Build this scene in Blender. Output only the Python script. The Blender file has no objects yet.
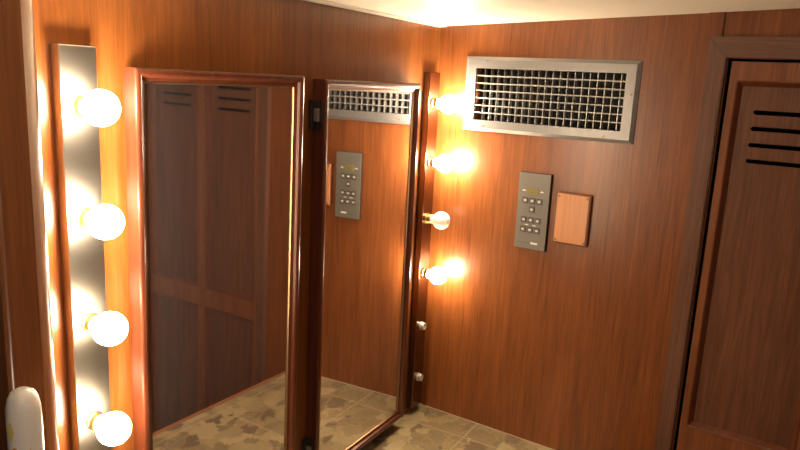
import bpy, bmesh, math
from mathutils import Vector, Matrix
from math import pi, sin, cos, radians
S = bpy.context.scene
COL = S.collection

# ------------------------------------------------------------------ mesh helpers
def box(bm, x0, x1, y0, y1, z0, z1, bev=0.0, seg=2):
    r = bmesh.ops.create_cube(bm, size=1.0)
    vs = r['verts']
    for v in vs:
        v.co = Vector((x0 + (v.co.x + .5) * (x1 - x0), y0 + (v.co.y + .5) * (y1 - y0), z0 + (v.co.z + .5) * (z1 - z0)))
    if bev > 0:
        es = {e for v in vs for e in v.link_edges}
        bmesh.ops.bevel(bm, geom=list(es), offset=bev, segments=seg, affect='EDGES', profile=.5)

def lathe(bm, prof, seg=32, mat=None):
    """profile of (r, h) turned about local z"""
    rings = []
    for r, h in prof:
        if r < 1e-6:
            rings.append([bm.verts.new((0, 0, h))])
        else:
            rings.append([bm.verts.new((r * cos(2 * pi * k / seg), r * sin(2 * pi * k / seg), h)) for k in range(seg)])
    new = [v for g in rings for v in g]
    for a, b in zip(rings, rings[1:]):
        for k in range(seg):
            k2 = (k + 1) % seg
            if len(a) == 1 and len(b) == 1: continue
            if len(a) == 1: bm.faces.new((a[0], b[k], b[k2]))
            elif len(b) == 1: bm.faces.new((a[k], b[0], a[k2]))
            else: bm.faces.new((a[k], b[k], b[k2], a[k2]))
    if mat is not None:
        for v in new: v.co = mat @ v.co

def ring_frame(bm, W, H, prof):
    """mitred rectangular frame in the x/z plane, 0..W, 0..H; prof = (inset, y) points, closed"""
    loops = []
    for i, y in prof:
        loops.append([bm.verts.new(c) for c in ((i, y, i), (W - i, y, i), (W - i, y, H - i), (i, y, H - i))])
    n = len(loops)
    for a in range(n):
        A, B = loops[a], loops[(a + 1) % n]
        for k in range(4):
            k2 = (k + 1) % 4
            bm.faces.new((A[k], A[k2], B[k2], B[k]))

def link(name, bm, mat, parent=None, loc=(0, 0, 0), rot=(0, 0, 0), smooth=False):
    bmesh.ops.recalc_face_normals(bm, faces=bm.faces)
    me = bpy.data.meshes.new(name); bm.to_mesh(me); bm.free()
    if smooth:
        for p in me.polygons: p.use_smooth = True
    me.materials.append(mat)
    o = bpy.data.objects.new(name, me); COL.objects.link(o)
    o.location = loc; o.rotation_euler = rot
    if parent: o.parent = parent
    return o

def plate(name, outer, holes, thick, mat, parent=None, loc=(0, 0, 0), rot=(0, 0, 0)):
    """sheet with through holes, drawn in local (y, z), thickness along local +x"""
    cu = bpy.data.curves.new('t', 'CURVE'); cu.dimensions = '2D'; cu.fill_mode = 'BOTH'; cu.extrude = thick / 2
    for pts in [outer] + holes:
        sp = cu.splines.new('POLY'); sp.points.add(len(pts) - 1); sp.use_cyclic_u = True
        for p, q in zip(sp.points, pts): p.co = (q[0], q[1], 0, 1)
    ob = bpy.data.objects.new('t', cu); COL.objects.link(ob)
    dg = bpy.context.evaluated_depsgraph_get(); dg.update()
    me = bpy.data.meshes.new_from_object(ob.evaluated_get(dg))
    bpy.data.objects.remove(ob); bpy.data.curves.remove(cu)
    for v in me.vertices:
        x, y, z = v.co; v.co = (z + thick / 2, x, y)
    bm = bmesh.new(); bm.from_mesh(me); bpy.data.meshes.remove(me)
    bmesh.ops.remove_doubles(bm, verts=bm.verts, dist=1e-6)
    return link(name, bm, mat, parent, loc, rot)

def rect(y0, y1, z0, z1): return [(y0, z0), (y1, z0), (y1, z1), (y0, z1)]
def slot(y0, y1, zc, r):
    p = []
    for k in range(9): a = -pi / 2 + pi * k / 8; p.append((y1 - r + r * cos(a), zc + r * sin(a)))
    for k in range(9): a = pi / 2 + pi * k / 8; p.append((y0 + r + r * cos(a), zc + r * sin(a)))
    return p

def empty(name, loc=(0, 0, 0), rot=(0, 0, 0)):
    o = bpy.data.objects.new(name, None); COL.objects.link(o); o.empty_display_size = .05
    o.location = loc; o.rotation_euler = rot; return o
def tag(o, label, cat, group=None):
    o['label'] = label; o['category'] = cat
    if group: o['group'] = group
    return o
def struct(o): o['kind'] = 'structure'; return o

# ------------------------------------------------------------------ materials
def newmat(name):
    m = bpy.data.materials.new(name); m.use_nodes = True
    nt = m.node_tree; return m, nt, nt.nodes['Principled BSDF']
def plain(name, col, rough=.5, metal=0., spec=.5, **kw):
    m, nt, b = newmat(name)
    b.inputs['Base Color'].default_value = (*col, 1); b.inputs['Roughness'].default_value = rough
    b.inputs['Metallic'].default_value = metal; b.inputs['Specular IOR Level'].default_value = spec
    for k, v in kw.items(): b.inputs[k.replace('_', ' ')].default_value = v
    return m
def mathn(nt, op, a, b=None):
    n = nt.nodes.new('ShaderNodeMath'); n.operation = op
    for i, v in enumerate((a, b)):
        if v is None: continue
        if hasattr(v, 'links'): nt.links.new(v, n.inputs[i])
        else: n.inputs[i].default_value = v
    return n.outputs[0]
def wood(name, dark, light, rough=.3, along='Z', coat=.6, seed=0., fine=1.0, coat_rough=.22, spec=.35, flecks=.35):
    """ribbon-striped varnished mahogany; the grain runs along one object axis"""
    m, nt, b = newmat(name)
    tc = nt.nodes.new('ShaderNodeTexCoord')
    def noise(sc_cross, sc_along, detail, rough_, dist=0.):
        mp = nt.nodes.new('ShaderNodeMapping'); nt.links.new(tc.outputs['Object'], mp.inputs['Vector'])
        s = [sc_cross] * 3; s['XYZ'.index(along)] = sc_along
        mp.inputs['Scale'].default_value = s; mp.inputs['Location'].default_value = (seed, seed * 1.7, seed * .6)
        n = nt.nodes.new('ShaderNodeTexNoise'); n.inputs['Scale'].default_value = 1
        n.inputs['Detail'].default_value = detail; n.inputs['Roughness'].default_value = rough_
        n.inputs['Distortion'].default_value = dist
        nt.links.new(mp.outputs[0], n.inputs['Vector']); return n.outputs['Fac']
    broad = noise(9 * fine, .7, 3, .55, .5)
    strip = noise(110 * fine, 5.0, 4, .62, .8)
    hair = noise(300 * fine, 9, 3, .7)
    a = mathn(nt, 'MULTIPLY', broad, .42); c = mathn(nt, 'MULTIPLY', strip, .62 - flecks * .2); h = mathn(nt, 'MULTIPLY', hair, flecks)
    f = mathn(nt, 'ADD', mathn(nt, 'ADD', a, c), h)
    cr = nt.nodes.new('ShaderNodeValToRGB'); nt.links.new(f, cr.inputs['Fac'])
    cr.color_ramp.elements[0].position = .50; cr.color_ramp.elements[0].color = (*dark, 1)
    cr.color_ramp.elements[1].position = .84; cr.color_ramp.elements[1].color = (*light, 1)
    e = cr.color_ramp.elements.new(.66); e.color = (*[(.55 * p + .45 * q) for p, q in zip(dark, light)], 1)
    nt.links.new(cr.outputs['Color'], b.inputs['Base Color'])
    b.inputs['Roughness'].default_value = rough; b.inputs['Coat Weight'].default_value = coat
    b.inputs['Coat Roughness'].default_value = coat_rough; b.inputs['Specular IOR Level'].default_value = spec
    bp = nt.nodes.new('ShaderNodeBump'); bp.inputs['Strength'].default_value = .12; bp.inputs['Distance'].default_value = .001
    nt.links.new(hair, bp.inputs['Height']); nt.links.new(bp.outputs[0], b.inputs['Normal'])
    return m

M = {}
M['wallA'] = wood('mahogany_wall_left', (.118, .032, .007), (.245, .083, .018), seed=3., rough=.32, coat=.5)
M['wallB'] = wood('mahogany_wall_right', (.118, .031, .007), (.255, .084, .020), seed=0., rough=.36, coat=.22)
M['wallC'] = wood('mahogany_wall_back', (.10, .034, .016), (.21, .085, .04), seed=7., rough=.35)
M['post'] = wood('mahogany_post', (.15, .050, .018), (.31, .115, .042), seed=5., rough=.28, coat=.8)
M['frame'] = wood('mahogany_mirror_frame', (.055, .014, .007), (.13, .033, .014), seed=2., rough=.32, coat=.35, coat_rough=.2, fine=.8)
M['casing'] = wood('mahogany_casing', (.10, .045, .028), (.19, .090, .058), seed=9., rough=.3, coat=.8)
M['casing_h'] = wood('mahogany_casing_head', (.10, .045, .028), (.19, .090, .058), seed=9., rough=.3, coat=.8, along='Y')
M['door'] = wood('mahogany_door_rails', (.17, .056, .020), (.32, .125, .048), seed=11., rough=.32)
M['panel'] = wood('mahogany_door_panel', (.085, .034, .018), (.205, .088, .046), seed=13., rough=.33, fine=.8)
M['mould'] = wood('mahogany_moulding_shaded', (.10, .026, .010), (.20, .060, .022), seed=17., rough=.3)  # darker than the rails: shade of the recessed edge put into the colour
M['plate'] = wood('pale_teak_plate', (.50, .20, .075), (.70, .34, .15), seed=15., rough=.4, coat=.2, fine=1.2)
M['plate_edge'] = plain('plate_edge', (.16, .05, .02), .35)
M['cream'] = plain('cream_vinyl', (.86, .82, .70), .45)
M['trim'] = plain('cream_trim', (.80, .75, .64), .4)
M['metal'] = plain('brushed_steel_housing', (.52, .50, .45), .29, 1.)
M['brass'] = plain('brass_socket', (.62, .45, .20), .28, 1.)
M['nickel'] = plain('nickel_socket', (.75, .73, .70), .3, .6)
M['bead'] = plain('gilt_bead', (.32, .21, .12), .45, 1.)
M['mirror'] = plain('mirror_silver', (.86, .86, .84), .0, 1.)
M['mirror_haze'] = plain('mirror_silver_dust_glare', (.80, .79, .79), .035, 1.)
M['vent'] = plain('silver_paint', (.22, .22, .22), .35, .3)
M['blade'] = plain('silver_blade', (.42, .42, .41), .35, .3)
M['black'] = plain('matt_black', (.006, .006, .007), .7)
M['screw'] = plain('dull_screw', (.20, .17, .12), .4, .8)
M['kp'] = plain('keypad_grey_face', (.155, .148, .130), .42)
M['kp_side'] = plain('keypad_black_body', (.012, .011, .012), .35)
M['lcd'] = plain('olive_lcd', (.22, .21, .075), .2)
M['btn'] = plain('button_dark', (.040, .038, .038), .4)
M['btn_cap'] = plain('button_grey_cap', (.20, .195, .185), .4)
M['ink'] = plain('white_print', (.72, .71, .66), .5)
M['dark_ink'] = plain('dark_print', (.05, .045, .04), .5)
M['hinge'] = plain('hinge_steel', (.42, .41, .40), .35, .8)
M['hinge_dark'] = plain('hinge_bronze', (.05, .045, .045), .4, .6)
M['bottle'] = plain('white_plastic', (.88, .86, .80), .3)
M['orange'] = plain('orange_print', (.75, .28, .05), .4)
M['yellow'] = plain('yellow_print', (.80, .68, .22), .4)
M['opal'] = plain('opal_glass_unlit', (.97, .95, .90), .35, Subsurface_Weight=.7, Subsurface_Scale=.02, Subsurface_Radius=(1., .9, .8))
M['steelrod'] = plain('rod_steel', (.6, .6, .6), .3, 1.)
M['caulk'] = plain('tan_caulk', (.45, .36, .24), .5)
M['carpet'] = plain('brown_carpet', (.08, .055, .04), .95)

def glow(name, col, strength):
    m, nt, b = newmat(name)
    b.inputs['Base Color'].default_value = (.9, .88, .82, 1); b.inputs['Roughness'].default_value = .2
    b.inputs['Emission Color'].default_value = (*col, 1); b.inputs['Emission Strength'].default_value = strength
    return m
BULB = 62.0
M['glow'] = glow('opal_glass_lit', (1., .77, .50), BULB)
M['glow_hot'] = glow('opal_glass_lit_strong', (1., .80, .56), BULB * 1.7)
M['dome'] = glow('fill_dome_lit', (1., .86, .70), 21.)  # glow of the added lamp that brightens the room from behind

def dust_and_glare(name, f):  # dust flecks, plus an even pale layer imitating veiling glare
    m, nt, b = newmat(name)
    b.inputs['Base Color'].default_value = (.82, .81, .82, 1); b.inputs['Metallic'].default_value = 1; b.inputs['Roughness'].default_value = .03
    d = nt.nodes.new('ShaderNodeBsdfDiffuse'); d.inputs['Color'].default_value = (.62, .58, .66, 1)
    mix = nt.nodes.new('ShaderNodeMixShader'); tc = nt.nodes.new('ShaderNodeTexCoord')
    n = nt.nodes.new('ShaderNodeTexNoise'); n.inputs['Scale'].default_value = 140; n.inputs['Detail'].default_value = 2
    nt.links.new(tc.outputs['Object'], n.inputs['Vector'])
    sp = mathn(nt, 'MULTIPLY', mathn(nt, 'GREATER_THAN', n.outputs['Fac'], .72), .10)
    nt.links.new(mathn(nt, 'ADD', sp, f), mix.inputs['Fac'])
    nt.links.new(b.outputs[0], mix.inputs[1]); nt.links.new(d.outputs[0], mix.inputs[2])
    nt.links.new(mix.outputs[0], nt.nodes['Material Output'].inputs['Surface']); return m
M['mirror_haze'] = dust_and_glare('mirror_silver_dust_glare', .030)
M['mirror'] = dust_and_glare('mirror_silver', .015)
# curtain cloth
m, nt, b = newmat('mauve_cloth'); M['cloth'] = m
tc = nt.nodes.new('ShaderNodeTexCoord'); n = nt.nodes.new('ShaderNodeTexNoise'); n.inputs['Scale'].default_value = 60
cr = nt.nodes.new('ShaderNodeValToRGB'); cr.color_ramp.elements[0].color = (.10, .075, .09, 1); cr.color_ramp.elements[1].color = (.22, .18, .22, 1)
nt.links.new(tc.outputs['Object'], n.inputs['Vector']); nt.links.new(n.outputs['Fac'], cr.inputs['Fac'])
nt.links.new(cr.outputs['Color'], b.inputs['Base Color']); b.inputs['Roughness'].default_value = .9

# counter tile: broken-slate laminate with pale joints
m, nt, b = newmat('slate_laminate_tile'); M['tile'] = m
tc = nt.nodes.new('ShaderNodeTexCoord')
sep = nt.nodes.new('ShaderNodeSeparateXYZ'); nt.links.new(tc.outputs['Object'], sep.inputs[0])
T = .27
def joint(sock, off):
    f = mathn(nt, 'FRACT', mathn(nt, 'DIVIDE', mathn(nt, 'ADD', sock, off), T))
    return mathn(nt, 'LESS_THAN', f, .0040 / T)
jx = joint(sep.outputs[0], .100 + 10 * T); jy = joint(sep.outputs[1], .182 + 10 * T)
j = mathn(nt, 'MAXIMUM', jx, jy)
nz = nt.nodes.new('ShaderNodeTexNoise'); nz.inputs['Scale'].default_value = 14; nz.inputs['Detail'].default_value = 7; nz.inputs['Roughness'].default_value = .6
nt.links.new(tc.outputs['Object'], nz.inputs['Vector'])
mx = nt.nodes.new('ShaderNodeMix'); mx.data_type = 'VECTOR'; mx.inputs['Factor'].default_value = .11
nt.links.new(tc.outputs['Object'], mx.inputs['A']); nt.links.new(nz.outputs['Color'], mx.inputs['B'])
def voro(sc, sq, feature='F1'):
    mp = nt.nodes.new('ShaderNodeMapping'); mp.inputs['Scale'].default_value = sq; mp.inputs['Rotation'].default_value = (0, 0, .5)
    nt.links.new(mx.outputs['Result'], mp.inputs['Vector'])
    v = nt.nodes.new('ShaderNodeTexVoronoi'); v.feature = feature; v.inputs['Scale'].default_value = sc
    nt.links.new(mp.outputs[0], v.inputs['Vector']); return v
v1 = voro(20, (1, 1.7, 1)); v2 = voro(20, (1, 1.7, 1), 'DISTANCE_TO_EDGE')
bw = nt.nodes.new('ShaderNodeRGBToBW'); nt.links.new(v1.outputs['Color'], bw.inputs[0])
n2 = nt.nodes.new('ShaderNodeTexNoise'); n2.inputs['Scale'].default_value = 90; n2.inputs['Detail'].default_value = 6; n2.inputs['Roughness'].default_value = .7
nt.links.new(tc.outputs['Object'], n2.inputs['Vector'])
f = mathn(nt, 'ADD', mathn(nt, 'MULTIPLY', bw.outputs[0], .58), mathn(nt, 'MULTIPLY', mathn(nt, 'ADD', n2.outputs['Fac'], nz.outputs['Fac']), .29))
cr = nt.nodes.new('ShaderNodeValToRGB'); nt.links.new(f, cr.inputs['Fac'])
els = cr.color_ramp.elements; els[0].position = .30; els[0].color = (.105, .070, .045, 1); els[1].position = .80; els[1].color = (.33, .265, .15, 1)
for p, c in ((.42, (.145, .102, .062)), (.53, (.185, .140, .075)), (.64, (.25, .195, .100))):
    e = els.new(p); e.color = (*c, 1)
vein = nt.nodes.new('ShaderNodeMix'); vein.data_type = 'RGBA'
nt.links.new(mathn(nt, 'MULTIPLY', mathn(nt, 'LESS_THAN', v2.outputs['Distance'], .04), .35), vein.inputs['Factor'])
nt.links.new(cr.outputs['Color'], vein.inputs['A']); vein.inputs['B'].default_value = (.33, .265, .15, 1)
gm = nt.nodes.new('ShaderNodeMix'); gm.data_type = 'RGBA'; nt.links.new(mathn(nt, 'MULTIPLY', j, .6), gm.inputs['Factor'])
nt.links.new(vein.outputs['Result'], gm.inputs['A']); gm.inputs['B'].default_value = (.38, .31, .19, 1)
nt.links.new(gm.outputs['Result'], b.inputs['Base Color']); b.inputs['Roughness'].default_value = .42

# ------------------------------------------------------------------ room shell
PH = math.asin(-.0569)                       # the right wall leans 3 degrees off square
def B(s, z, n=0.): return (-.0569 * s - n * cos(PH), -s * cos(PH) - n * sin(PH), z)   # point on the right wall, s from the corner, n into the room
RB = (0, 0, PH)
FZ, XL, YN = -.85, -2.45, -1.25
SL = .0417                                   # ceiling rises away from the mirror wall
bm = bmesh.new(); box(bm, XL, .03, 0, .05, FZ, 1.0); struct(link('wall_left', bm, M['wallA']))
VO = (-.4650, -.1095, .7815, .9035)             # duct opening in local y, z
DO = (-1.145, -.655, FZ + .06, .940)
def rz(y): return 1.0 - SL * y
outer = [(0, FZ), (-1.32, FZ), (-1.32, rz(-1.32) + .02), (0, 1.02)]
# casing-side battens split the panelling above the door
w = struct(plate('wall_right', outer, [rect(*VO), rect(*DO)], .05, M['wallB'], rot=RB))
bm = bmesh.new(); box(bm, XL, .12, YN - .05, YN, FZ, rz(YN) + .02); struct(link('wall_back', bm, M['wallC']))
bm = bmesh.new(); box(bm, XL - .05, XL, YN - .05, .05, FZ, rz(YN) + .02); struct(link('wall_front', bm, M['wallC']))
bm = bmesh.new(); box(bm, XL - .05, .15, YN - .05, .05, FZ - .04, FZ); struct(link('floor', bm, M['carpet']))
bm = bmesh.new(); box(bm, XL - .05, .15, -1.33, .08, 0, .04)
struct(link('ceiling', bm, M['cream'], loc=(0, 0, 1.0), rot=(-math.atan(SL), 0, 0)))
bm = bmesh.new(); box(bm, XL, -.012, -.022, 0, -.0035, 0.004, .0012); struct(link('trim_1', bm, M['trim'], loc=(0, 0, 1.0), rot=(-math.atan(SL), 0, 0)))
bm = bmesh.new()
box(bm, -.006, .002, -.640, -.612, .980, 1.035, .001)
struct(link('trim_2', bm, M['wallB'], rot=RB))

# ------------------------------------------------------------------ partition post, counter
PX0, PX1, PY = -1.204, -1.148, -.17
bm = bmesh.new()
r = .022; pts = [(PX0, 0.0), (PX0, PY + .004), (PX0 + .004, PY)]
for k in range(13): a = -pi / 2 + pi / 2 * k / 12; pts.append((PX1 - r + r * cos(a), PY + r + r * sin(a)))
pts.append((PX1, 0.0))
lo = [bm.verts.new((x, y, FZ)) for x, y in pts]; hi = [bm.verts.new((x, y, 1.0 - SL * y + .001)) for x, y in pts]
bm.faces.new(lo); bm.faces.new(hi)
for k in range(len(pts)): k2 = (k + 1) % len(pts); bm.faces.new((lo[k], lo[k2], hi[k2], hi[k]))
post = link('partition_post', bm, M['post'])
for p in post.data.polygons: p.use_smooth = len(p.vertices) == 4 and abs(p.normal.x) > .02 and abs(p.normal.y) > .02
struct(post)
CX0, CY = -1.148, -.495
cxB = lambda y: .0569 * y                     # right wall plane
bm = bmesh.new()
pts = [(CX0, 0), (CX0, CY + .012), (cxB(CY) - .0005, CY + .012), (-.0005, 0)]
lo = [bm.verts.new((x, y, -.03)) for x, y in pts]; hi = [bm.verts.new((x, y, 0)) for x, y in pts]
bm.faces.new(lo); bm.faces.new(hi)
for k in range(4): k2 = (k + 1) % 4; bm.faces.new((lo[k], lo[k2], hi[k2], hi[k]))
counter = tag(link('countertop', bm, M['tile']), 'tan and brown stone-patterned tile countertop below the two mirrors', 'countertop')
M['edge'] = wood('counter_edge_wood', (.16, .055, .02), (.33, .13, .05), seed=4., along='X')
bm = bmesh.new(); box(bm, CX0, cxB(CY) - .001, CY, CY + .0115, -.034, .0015, .002); link('front_edge', bm, M['edge'], counter)
bm = bmesh.new(); box(bm, CX0, cxB(CY) - .004, CY + .02, -.001, FZ, -.0305)
tag(link('vanity_cabinet', bm, M['wallC']), 'dark mahogany vanity base under the tile countertop', 'cabinet')
bm = bmesh.new()
box(bm, -.0025, -.0006, -.478, -.004, .0003, .0018, .0005); struct(link('trim_3', bm, M['caulk'], rot=RB))

# ------------------------------------------------------------------ mirrored doors
def mirror_door(name, x, z0, W, H, T, rot, glass, label, y=0.):
    bm = bmesh.new()
    fw = .0175
    ring_frame(bm, W, H, [(0, 0), (0, -T + .003), (.0010, -T + .0008), (.003, -T), (.0075, -T), (.0105, -T + .0015), (.0125, -T + .0055), (fw, -T + .0075), (fw, 0)])
    o = link(name, bm, M['frame'], loc=(x, y, z0), rot=rot)
    bm = bmesh.new(); box(bm, fw - .004, W - fw + .004, -T + .0100, -T + .0135, fw - .004, H - fw + .004); link('mirror_glass', bm, glass, o)
    bm = bmesh.new(); box(bm, .004, W - .004, -T + .014, -.001, .004, H - .004); link('backing_board', bm, M['wallC'], o)
    bm = bmesh.new()
    W2, H2 = W - 2 * fw, H - 2 * fw
    ring_frame(bm, W2, H2, [(0, -T + .0099), (0, -T + .0072), (.0022, -T + .0072), (.0030, -T + .0099)])
    link('bead', bm, M['bead'], o, loc=(fw, 0, fw))
    return tag(o, label, 'mirror')
TL, TR = .025, .029
Z0L, Z0R = .040, .030
mirror_door('mirror_door', -.934, Z0L, .3475, .8655 - Z0L, TL, (.008, 0, -.024), M['mirror_haze'],
            'wider mahogany framed mirror door beside the bright light bar, reflecting the slotted doors', y=-.003)
mr = mirror_door('mirror_door', -.508, Z0R, .368, .861 - Z0R, TR, (0, 0, 0), M['mirror'],
            'narrow mahogany framed mirror door near the corner, reflecting the grille and keypad', y=-.001)
for zz in (.795, .103):
    z = zz - Z0R
    bm = bmesh.new(); box(bm, -.0035, 0, -.024, -.002, z - .028, z + .028, .0008); box(bm, -.012, -.001, -.006, .0005, z - .028, z + .028, .0008)
    h = link('hinge', bm, M['hinge_dark'], mr)
    bm = bmesh.new(); box(bm, -.0075, -.003, -.019, -.007, z - .012, z + .012, .001); link('hinge_knuckle', bm, M['hinge'], h)

# ------------------------------------------------------------------ vanity light bars
SW, ST, SZ0, SZ1 = .0523, .0176, .0176, .889
BZ = [.101 + .1428 * k for k in range(6)]
def bulb_bm():
    bm = bmesh.new(); R = .0224
    prof = [(0, .012), (.0105, .012), (.0112, .018)]
    c = .0395
    for k in range(2, 25):
        a = -pi / 2 + pi * k / 24
        if R * cos(a) > .0112 or a > 0: prof.append((R * cos(a), c + R * sin(a)))
    prof[-1] = (0, c + R)
    lathe(bm, prof, 32); return bm
M['metal_reflect'] = plain('steel_housing_wall_reflection', (.20, .125, .080), .24, 1.)  # polished metal with the wall's brown reflection put into its colour
def place_bar(x, lit, label, mat):
    bm = bmesh.new(); box(bm, 0, SW, -ST, 0, 0, SZ1 - SZ0, .0012)
    o = tag(link('vanity_light_bar', bm, mat, loc=(x, 0, SZ0)), label, 'light fixture')
    for k, z in enumerate(BZ):
        st = lit[k]
        if st is None: continue
        loc = (SW / 2, -ST, z - SZ0); rot = (pi / 2, 0, 0)
        bm = bmesh.new(); lathe(bm, [(0, 0), (.0112, 0), (.0112, .002), (.0096, .003), (.0096, .0100), (.0088, .0110), (.0076, .0110), (.0076, .004), (0, .004)] if st == 2 else
                                    [(0, 0), (.0135, 0), (.0135, .002), (.0115, .003), (.0115, .012), (0, .012)], 28)
        s = link('bulb_socket', bm, M['nickel'] if st == 2 else M['brass'], o, loc, rot, smooth=False)
        if st == 2: continue
        b_ = link('light_bulb', bulb_bm(), M['glow'] if st == 1 and k < 4 else M['glow_hot'] if st == 1 else M['opal'], o, loc, rot, smooth=True)
        if st == 0: b_['label'] = 'unlit white globe bulb'
    return o
place_bar(-1.0323, [None, None, 1, 1, 1, 1], 'silvery metal vanity light bar with lit globe bulbs, left of the wider mirror', M['metal'])
place_bar(-.0745, [2, 2, 1, 0, 1, 1], 'metal vanity light bar in the corner, wall reflection in its brown colour, with one unlit bulb and two empty sockets', M['metal_reflect'])

# ------------------------------------------------------------------ air grille on the right wall
s0, s1, zb, zt = .0800, .4935, .7555, .9305
W, H = s1 - s0, zt - zb
g = tag(empty('vent_grille', B((s0 + s1) / 2, zb), RB), 'silver rectangular air vent grille with crossed blades, high on the right wall', 'vent')
hw = W / 2; T = .009
oy0, oy1 = VO[0] + (s0 + s1) / 2, VO[1] + (s0 + s1) / 2; oz0, oz1 = VO[2] - zb, VO[3] - zb
bm = bmesh.new()
# flange: sloped rim around the opening
lo = []
def rr(i, x): return [bm.verts.new((x, a, b_)) for a, b_ in ((-hw + i, i), (hw - i, i), (hw - i, H - i), (-hw + i, H - i))]
L0 = rr(0, 0); L1 = rr(0, -.003); L2 = rr(.008, -T)
L3 = [bm.verts.new((-T, a, b_)) for a, b_ in ((oy0, oz0), (oy1, oz0), (oy1, oz1), (oy0, oz1))]
L4 = [bm.verts.new((.002, a, b_)) for a, b_ in ((oy0, oz0), (oy1, oz0), (oy1, oz1), (oy0, oz1))]
LL = [L0, L1, L2, L3, L4]
for a in range(5):
    A_, B_ = LL[a], LL[(a + 1) % 5]
    for k in range(4): k2 = (k + 1) % 4; bm.faces.new((A_[k], A_[k2], B_[k2], B_[k]))
link('flange', bm, M['vent'], g)
bm = bmesh.new()
box(bm, .003, .0045, oy0 + .0005, oy0 + .002, oz0, oz1)
box(bm, .002, .10, oy0 - .0015, oy0, oz0, oz1); box(bm, .002, .10, oy1, oy1 + .0015, oz0, oz1)
box(bm, .002, .10, oy0, oy1, oz0 - .0015, oz0); box(bm, .002, .10, oy0, oy1, oz1, oz1 + .0015); box(bm, .10, .102, oy0, oy1, oz0, oz1)
link('duct_box', bm, M['black'], g)
OH = oz1 - oz0; OW = oy1 - oy0
for k in range(6):
    z = oz0 + OH * (k + 1) / 7
    bm = bmesh.new()
    me = Matrix.Translation((-.001, 0, z)) @ Matrix.Rotation(radians(8), 4, 'Y')
    box(bm, -.006, .007, oy0 + .0008, oy1 - .0008, -.0009, .0009)
    bmesh.ops.transform(bm, matrix=me, verts=bm.verts)
    link('horizontal_blade', bm, M['blade'], g)
NV = 20
for k in range(NV):
    y = oy0 + OW * (k + .85) / (NV + .7)
    bm = bmesh.new(); box(bm, .009, .023, y - .0008, y + .0008, oz0 + .0005, oz1 - .0005)
    link('vertical_blade', bm, M['blade'], g)
for (s, z) in ((.138, .920), (.430, .924), (.430, .768), (.138, .768), (.479, .860)):
    bm = bmesh.new(); lathe(bm, [(0, 0), (.0026, 0), (.0024, .0007), (0, .0010)], 14, Matrix.Translation((-T, (s0 + s1) / 2 - s, z - zb)) @ Matrix.Rotation(-pi / 2, 4, 'Y'))
    link('screw', bm, M['screw'], g)

# ------------------------------------------------------------------ climate keypad
ks, kz = .2835, .4885
k0 = tag(empty('keypad', B(ks, kz), RB), 'grey climate control keypad with small screen and ten dark buttons, below the grille', 'control panel')
bm = bmesh.new(); box(bm, -.009, 0, -.0392, .0392, 0, .1822, .0015); link('body', bm, M['kp_side'], k0)
bm = bmesh.new(); box(bm, -.0104, -.0088, -.0380, .0392, .0012, .1815, .0006); face = link('face_plate', bm, M['kp'], k0)
def kp(s0_, s1_, z0_, z1_, x0, x1, bev=0.):
    bm = bmesh.new(); box(bm, x0, x1, ks - s1_, ks - s0_, z0_ - kz, z1_ - kz, bev); return bm
scr = link('screen', kp(.2665, .2945, .6205, .6350, -.0112, -.0100, .0004), M['lcd'], k0)
bm = bmesh.new()
for i in range(3): box(bm, -.01145, -.0111, ks - .2895 + i * .007, ks - .2850 + i * .007, .6250 - kz, .6258 - kz); box(bm, -.01145, -.0111, ks - .2895 + i * .007, ks - .2850 + i * .007, .6305 - kz, .6312 - kz)
link('digits', bm, M['dark_ink'], scr)
cols = (.2636, .2812, .2985)
btns = [(s, .6050) for s in cols] + [(.2815, .5845)] + [(s, .5592) for s in cols] + [(s, .5358) for s in cols]
for s, z in btns:
    b_ = link('button', kp(s - .0071, s + .0071, z - .0068, z + .0068, -.0118, -.0100, .0007), M['btn'], k0)
    c_ = link('button_cap', kp(s - .0046, s + .0046, z - .0044, z + .0040, -.0126, -.0116, .0006), M['btn_cap'], b_)
    bm = kp(s - .0030, s + .0030, z - .0012, z + .0010, -.0129, -.0125)
    box(bm, -.0129, -.0125, ks - s - .0012, ks - s + .0012, z + .0010 - kz, z + .0024 - kz)
    me_ = bm; o_ = link('button_mark', me_, M['ink'], b_)
# printed marks: pointers either side of the screen, two captions, a maker's strip
for s, d in ((.2585, 1), (.3030, -1)):
    bm = bmesh.new()
    y = ks - s; z = .6285 - kz
    v = [bm.verts.new((-.0108, y + d * -.0055, z - .0018)), bm.verts.new((-.0108, y + d * .0055, z - .0018)), bm.verts.new((-.0108, y, z + .0022))]
    w2 = [bm.verts.new((-.0102, q.co.y, q.co.z)) for q in v]
    bm.faces.new(v); bm.faces.new(w2)
    for i in range(3): bm.faces.new((v[i], v[(i + 1) % 3], w2[(i + 1) % 3], w2[i]))
    link('pointer_mark', bm, M['ink'], k0)
for s in (.2715, .2905):
    bm = bmesh.new(); box(bm, -.0108, -.0102, ks - s - .0045, ks - s + .0045, .5462 - kz, .5486 - kz); link('caption', bm, M['ink'], k0)
bm = bmesh.new(); y = ks - .2855
for i, wd in enumerate((.0034, .0028, .0030, .0026, .0028, .0022)):   # bold maker's mark too blurred to read
    box(bm, -.0108, -.0102, y - wd - .0001, y, .5020 - kz, .5068 - kz - .0006 * (i % 2)); y -= wd
link('maker_mark', bm, M['ink'], k0)
for s in (.2635, .2995):
    bm = bmesh.new(); box(bm, -.0108, -.0102, ks - s - .0011, ks - s + .0011, .5840 - kz, .5856 - kz); link('printed_dot', bm, M['dark_ink'], k0)
bm = bmesh.new(); box(bm, -.01065, -.0102, ks - .2835, ks - .2510, .5032 - kz, .5038 - kz); link('printed_line', bm, M['dark_ink'], k0)

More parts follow.
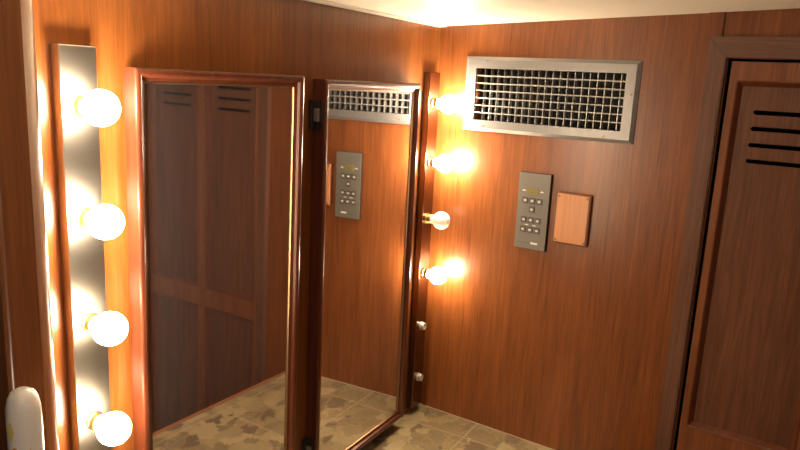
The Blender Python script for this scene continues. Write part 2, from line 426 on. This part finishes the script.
# ------------------------------------------------------------------ pale wooden cover plate
ps, pz = .3795, .5160
p0 = tag(empty('cover_plate', B(ps, pz), RB), 'small pale wooden cover plate with four corner screws, right of the keypad', 'cover plate')
bm = bmesh.new(); box(bm, -.0095, 0, -.0405, .0405, 0, .1195, .003, 2); link('rim', bm, M['plate_edge'], p0)
bm = bmesh.new(); box(bm, -.0112, -.009, -.0355, .0385, .0035, .1160, .001); link('board', bm, M['plate'], p0)
for a in (-.0315, .0345):
    for z in (.0085, .1105):
        bm = bmesh.new(); lathe(bm, [(0, 0), (.0028, 0), (.0026, .0008), (0, .0011)], 14, Matrix.Translation((-.0112, a, z)) @ Matrix.Rotation(-pi / 2, 4, 'Y'))
        link('screw', bm, M['screw'], p0)

# ------------------------------------------------------------------ slotted locker doors
lk = tag(empty('locker', B(.655, FZ), RB), 'built-in mahogany locker with two slotted doors and mitred frame, at the right', 'locker')
Zt = .940 - FZ; y0L = -.490          # local: y 0 .. -0.49, z from the floor
cw = .034
def prism_yz(bm, poly, x0, x1):
    a = [bm.verts.new((x0, p[0], p[1])) for p in poly]; b2 = [bm.verts.new((x1, p[0], p[1])) for p in poly]
    bm.faces.new(a); bm.faces.new(b2)
    for k in range(len(poly)): k2 = (k + 1) % len(poly); bm.faces.new((a[k], a[k2], b2[k2], b2[k]))
def bev_all(bm, w_): bmesh.ops.bevel(bm, geom=list(bm.edges), offset=w_, segments=2, affect='EDGES')
for nm, poly, mt in (('casing', [(0, .06), (cw, .06), (cw, Zt + cw + .006), (0, Zt)], M['casing']),
                     ('casing', [(y0L, .06), (y0L - cw, .06), (y0L - cw, Zt + cw + .006), (y0L, Zt)], M['casing']),
                     ('head_casing', [(0.0003, Zt + .0003), (cw, Zt + cw + .0063), (y0L - cw, Zt + cw + .0063), (y0L, Zt + .0003)], M['casing_h'])):
    bm = bmesh.new(); prism_yz(bm, poly, -.017, .0)
    bmesh.ops.recalc_face_normals(bm, faces=bm.faces); bev_all(bm, .0022); link(nm, bm, mt, lk)
bm = bmesh.new()
box(bm, .36, .37, y0L, 0, .05, Zt); box(bm, .052, .37, y0L - .01, y0L, .05, Zt); box(bm, .052, .37, 0, .01, .05, Zt)
box(bm, .052, .37, y0L, 0, Zt, Zt + .01); box(bm, .052, .37, y0L, 0, .04, .05)
link('carcass', bm, M['black'], lk)
def leaf(ya, yb, slots_y, lab):
    zb_, ztp = .066, Zt - .006
    st = .0135; mo = .0105; pz1 = ztp - .036
    mid0, mid1 = .100 - FZ, .160 - FZ
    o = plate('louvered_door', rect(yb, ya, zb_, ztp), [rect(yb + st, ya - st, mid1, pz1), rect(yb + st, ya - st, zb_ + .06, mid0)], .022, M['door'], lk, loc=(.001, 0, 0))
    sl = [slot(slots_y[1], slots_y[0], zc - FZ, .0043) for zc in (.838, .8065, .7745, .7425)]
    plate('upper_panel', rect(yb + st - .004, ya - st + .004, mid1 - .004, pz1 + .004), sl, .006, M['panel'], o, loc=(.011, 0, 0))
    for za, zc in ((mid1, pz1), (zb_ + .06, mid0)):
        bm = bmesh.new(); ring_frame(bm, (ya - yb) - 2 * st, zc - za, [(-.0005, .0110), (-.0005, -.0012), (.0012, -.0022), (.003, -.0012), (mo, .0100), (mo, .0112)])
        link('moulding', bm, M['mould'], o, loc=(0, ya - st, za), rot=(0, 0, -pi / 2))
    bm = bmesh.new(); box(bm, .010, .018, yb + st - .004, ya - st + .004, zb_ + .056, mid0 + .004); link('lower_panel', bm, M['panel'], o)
    return o
leaf(-.009, -.242, (-.058, -.190), '')
leaf(-.247, -.4845, (-.300, -.432), '')

# ------------------------------------------------------------------ dispenser on the post, curtain
bt = (-1.2035, PY - .0185, .387)
bm = bmesh.new(); R = .0158
prof = [(0, 0), (R * .9, 0), (R, .003), (R, .140), (R * .97, .152), (R * .86, .161), (R * .66, .167), (R * .35, .170), (0, .171)]
lathe(bm, prof, 32)
bo = link('bottle', bm, M['bottle'], loc=bt, smooth=True)
tag(bo, 'white round-topped plastic bottle with orange and yellow marks, against the varnished post', 'bottle')
def patch(name, a0, a1, z0, z1, mat, wob=0.):
    bm = bmesh.new(); n = 12; R2 = R + .0005; vs = []
    for k in range(n + 1):
        t_ = k / n; a = a0 + (a1 - a0) * t_; sag = wob * (4 * (t_ - .5) ** 2)
        vs.append((bm.verts.new((R2 * cos(a), R2 * sin(a), z0 + sag)), bm.verts.new((R2 * cos(a), R2 * sin(a), z1 - sag))))
    for p, q in zip(vs, vs[1:]): bm.faces.new((p[0], q[0], q[1], p[1]))
    return link(name, bm, mat, bo)
patch('orange_mark', radians(182), radians(225), .086, .116, M['orange'], .012)
patch('yellow_mark', radians(178), radians(205), .122, .142, M['yellow'], .009)
patch('label_edge', radians(250), radians(254), .02, .115, M['yellow'])
# holder ring that carries it on the post
bm = bmesh.new()
n = 28; ro, ri = R + .0030, R + .0004
def ringz(z0, z1):
    vs = []
    for k in range(n):
        a = 2 * pi * k / n
        vs.append([bm.verts.new((rr_ * cos(a), rr_ * sin(a), z)) for rr_, z in ((ro, z0), (ro, z1), (ri, z1), (ri, z0))])
    for k in range(n):
        A_, B_ = vs[k], vs[(k + 1) % n]
        for q in range(4): bm.faces.new((A_[q], A_[(q + 1) % 4], B_[(q + 1) % 4], B_[q]))
ringz(.012, .020)
lathe(bm, [(0, -.003), (ro, -.003), (ro, -.0003), (0, -.0003)], 28)
box(bm, .000, .008, ro - .003, .0180, -.003, .020)
tag(link('bottle_holder', bm, M['nickel'], loc=bt), 'small ring holder on the post carrying the white bottle', 'holder')

# added fill lamp, an unseen dome on the ceiling behind the camera
lx, ly = -1.68, -.96
bm = bmesh.new(); lathe(bm, [(0, 0), (.105, 0), (.105, .012), (.098, .016), (0, .016)], 40)
lamp = link('added_fill_lamp', bm, M['nickel'], loc=(lx, ly, 1.0 - SL * ly), rot=(pi - math.atan(SL), 0, 0))
bm = bmesh.new(); lathe(bm, [(.096, .0155), (.092, .030), (.075, .043), (.045, .051), (0, .054)], 40)
link('fill_dome', bm, M['dome'], lamp, smooth=True)
tag(lamp, 'added fill lamp out of view, a round glass dome on the cream ceiling', 'ceiling lamp')

# curtain hanging beyond the post
bm = bmesh.new(); NX, NZ = 90, 10; x0, x1 = -1.52, -1.2065
front, back = [], []
for i in range(NX + 1):
    x = x0 + (x1 - x0) * i / NX
    y = -.155 + .016 * sin(i * .72) + .004 * sin(i * 1.9)
    front.append([bm.verts.new((x, y, -.78 + (1.70) * j_ / NZ)) for j_ in range(NZ + 1)])
    back.append([bm.verts.new((x, y + .0015, -.78 + (1.70) * j_ / NZ)) for j_ in range(NZ + 1)])
for G in (front, back):
    for i in range(NX):
        for j_ in range(NZ): bm.faces.new((G[i][j_], G[i + 1][j_], G[i + 1][j_ + 1], G[i][j_ + 1]))
for i in range(NX):
    bm.faces.new((front[i][0], front[i + 1][0], back[i + 1][0], back[i][0])); bm.faces.new((front[i][NZ], front[i + 1][NZ], back[i + 1][NZ], back[i][NZ]))
for j_ in range(NZ):
    bm.faces.new((front[0][j_], front[0][j_ + 1], back[0][j_ + 1], back[0][j_])); bm.faces.new((front[NX][j_], front[NX][j_ + 1], back[NX][j_ + 1], back[NX][j_]))
tag(link('curtain', bm, M['cloth'], smooth=True), 'dark mauve-grey curtain at the left edge behind the varnished post', 'curtain')
bm = bmesh.new(); lathe(bm, [(0, 0), (.006, 0), (.006, .343), (0, .343)], 16, Matrix.Translation((-1.548, -.155, .928)) @ Matrix.Rotation(pi / 2, 4, 'Y'))
tag(link('curtain_rod', bm, M['steelrod']), 'thin steel rod holding the mauve-grey curtain', 'rod')

# ------------------------------------------------------------------ camera, light, colour
cam = bpy.data.cameras.new('camera'); co = bpy.data.objects.new('camera', cam); COL.objects.link(co)
yaw, pit, rol, F = -1.0518, -.2069, .0497, 688.65
cy, sy, cp, sp = cos(yaw), sin(yaw), cos(pit), sin(pit)
fw = Vector((-sy * cp, cy * cp, sp)); rt = Vector((cy, sy, 0)); up = rt.cross(fw)
rt, up = cos(rol) * rt + sin(rol) * up, cos(rol) * up - sin(rol) * rt
mw = Matrix.Identity(4)
for i in range(3): mw[i][0] = rt[i]; mw[i][1] = up[i]; mw[i][2] = -fw[i]; mw[i][3] = (-1.5604, -.8032, .866)[i]
co.matrix_world = mw
cam.sensor_width = 36; cam.lens = 36 * F / 800; cam.clip_start = .02
S.camera = co
wd = bpy.data.worlds.new('world'); S.world = wd; wd.use_nodes = True
wd.node_tree.nodes['Background'].inputs[0].default_value = (0, 0, 0, 1)
vs_ = S.view_settings; vs_.view_transform = 'Standard'; vs_.look = 'None'; vs_.exposure = 1.12; vs_.gamma = 1.0; vs_.use_curve_mapping = False
S.cycles.max_bounces = 10; S.cycles.glossy_bounces = 6; S.cycles.diffuse_bounces = 6
S.cycles.sample_clamp_indirect = 8
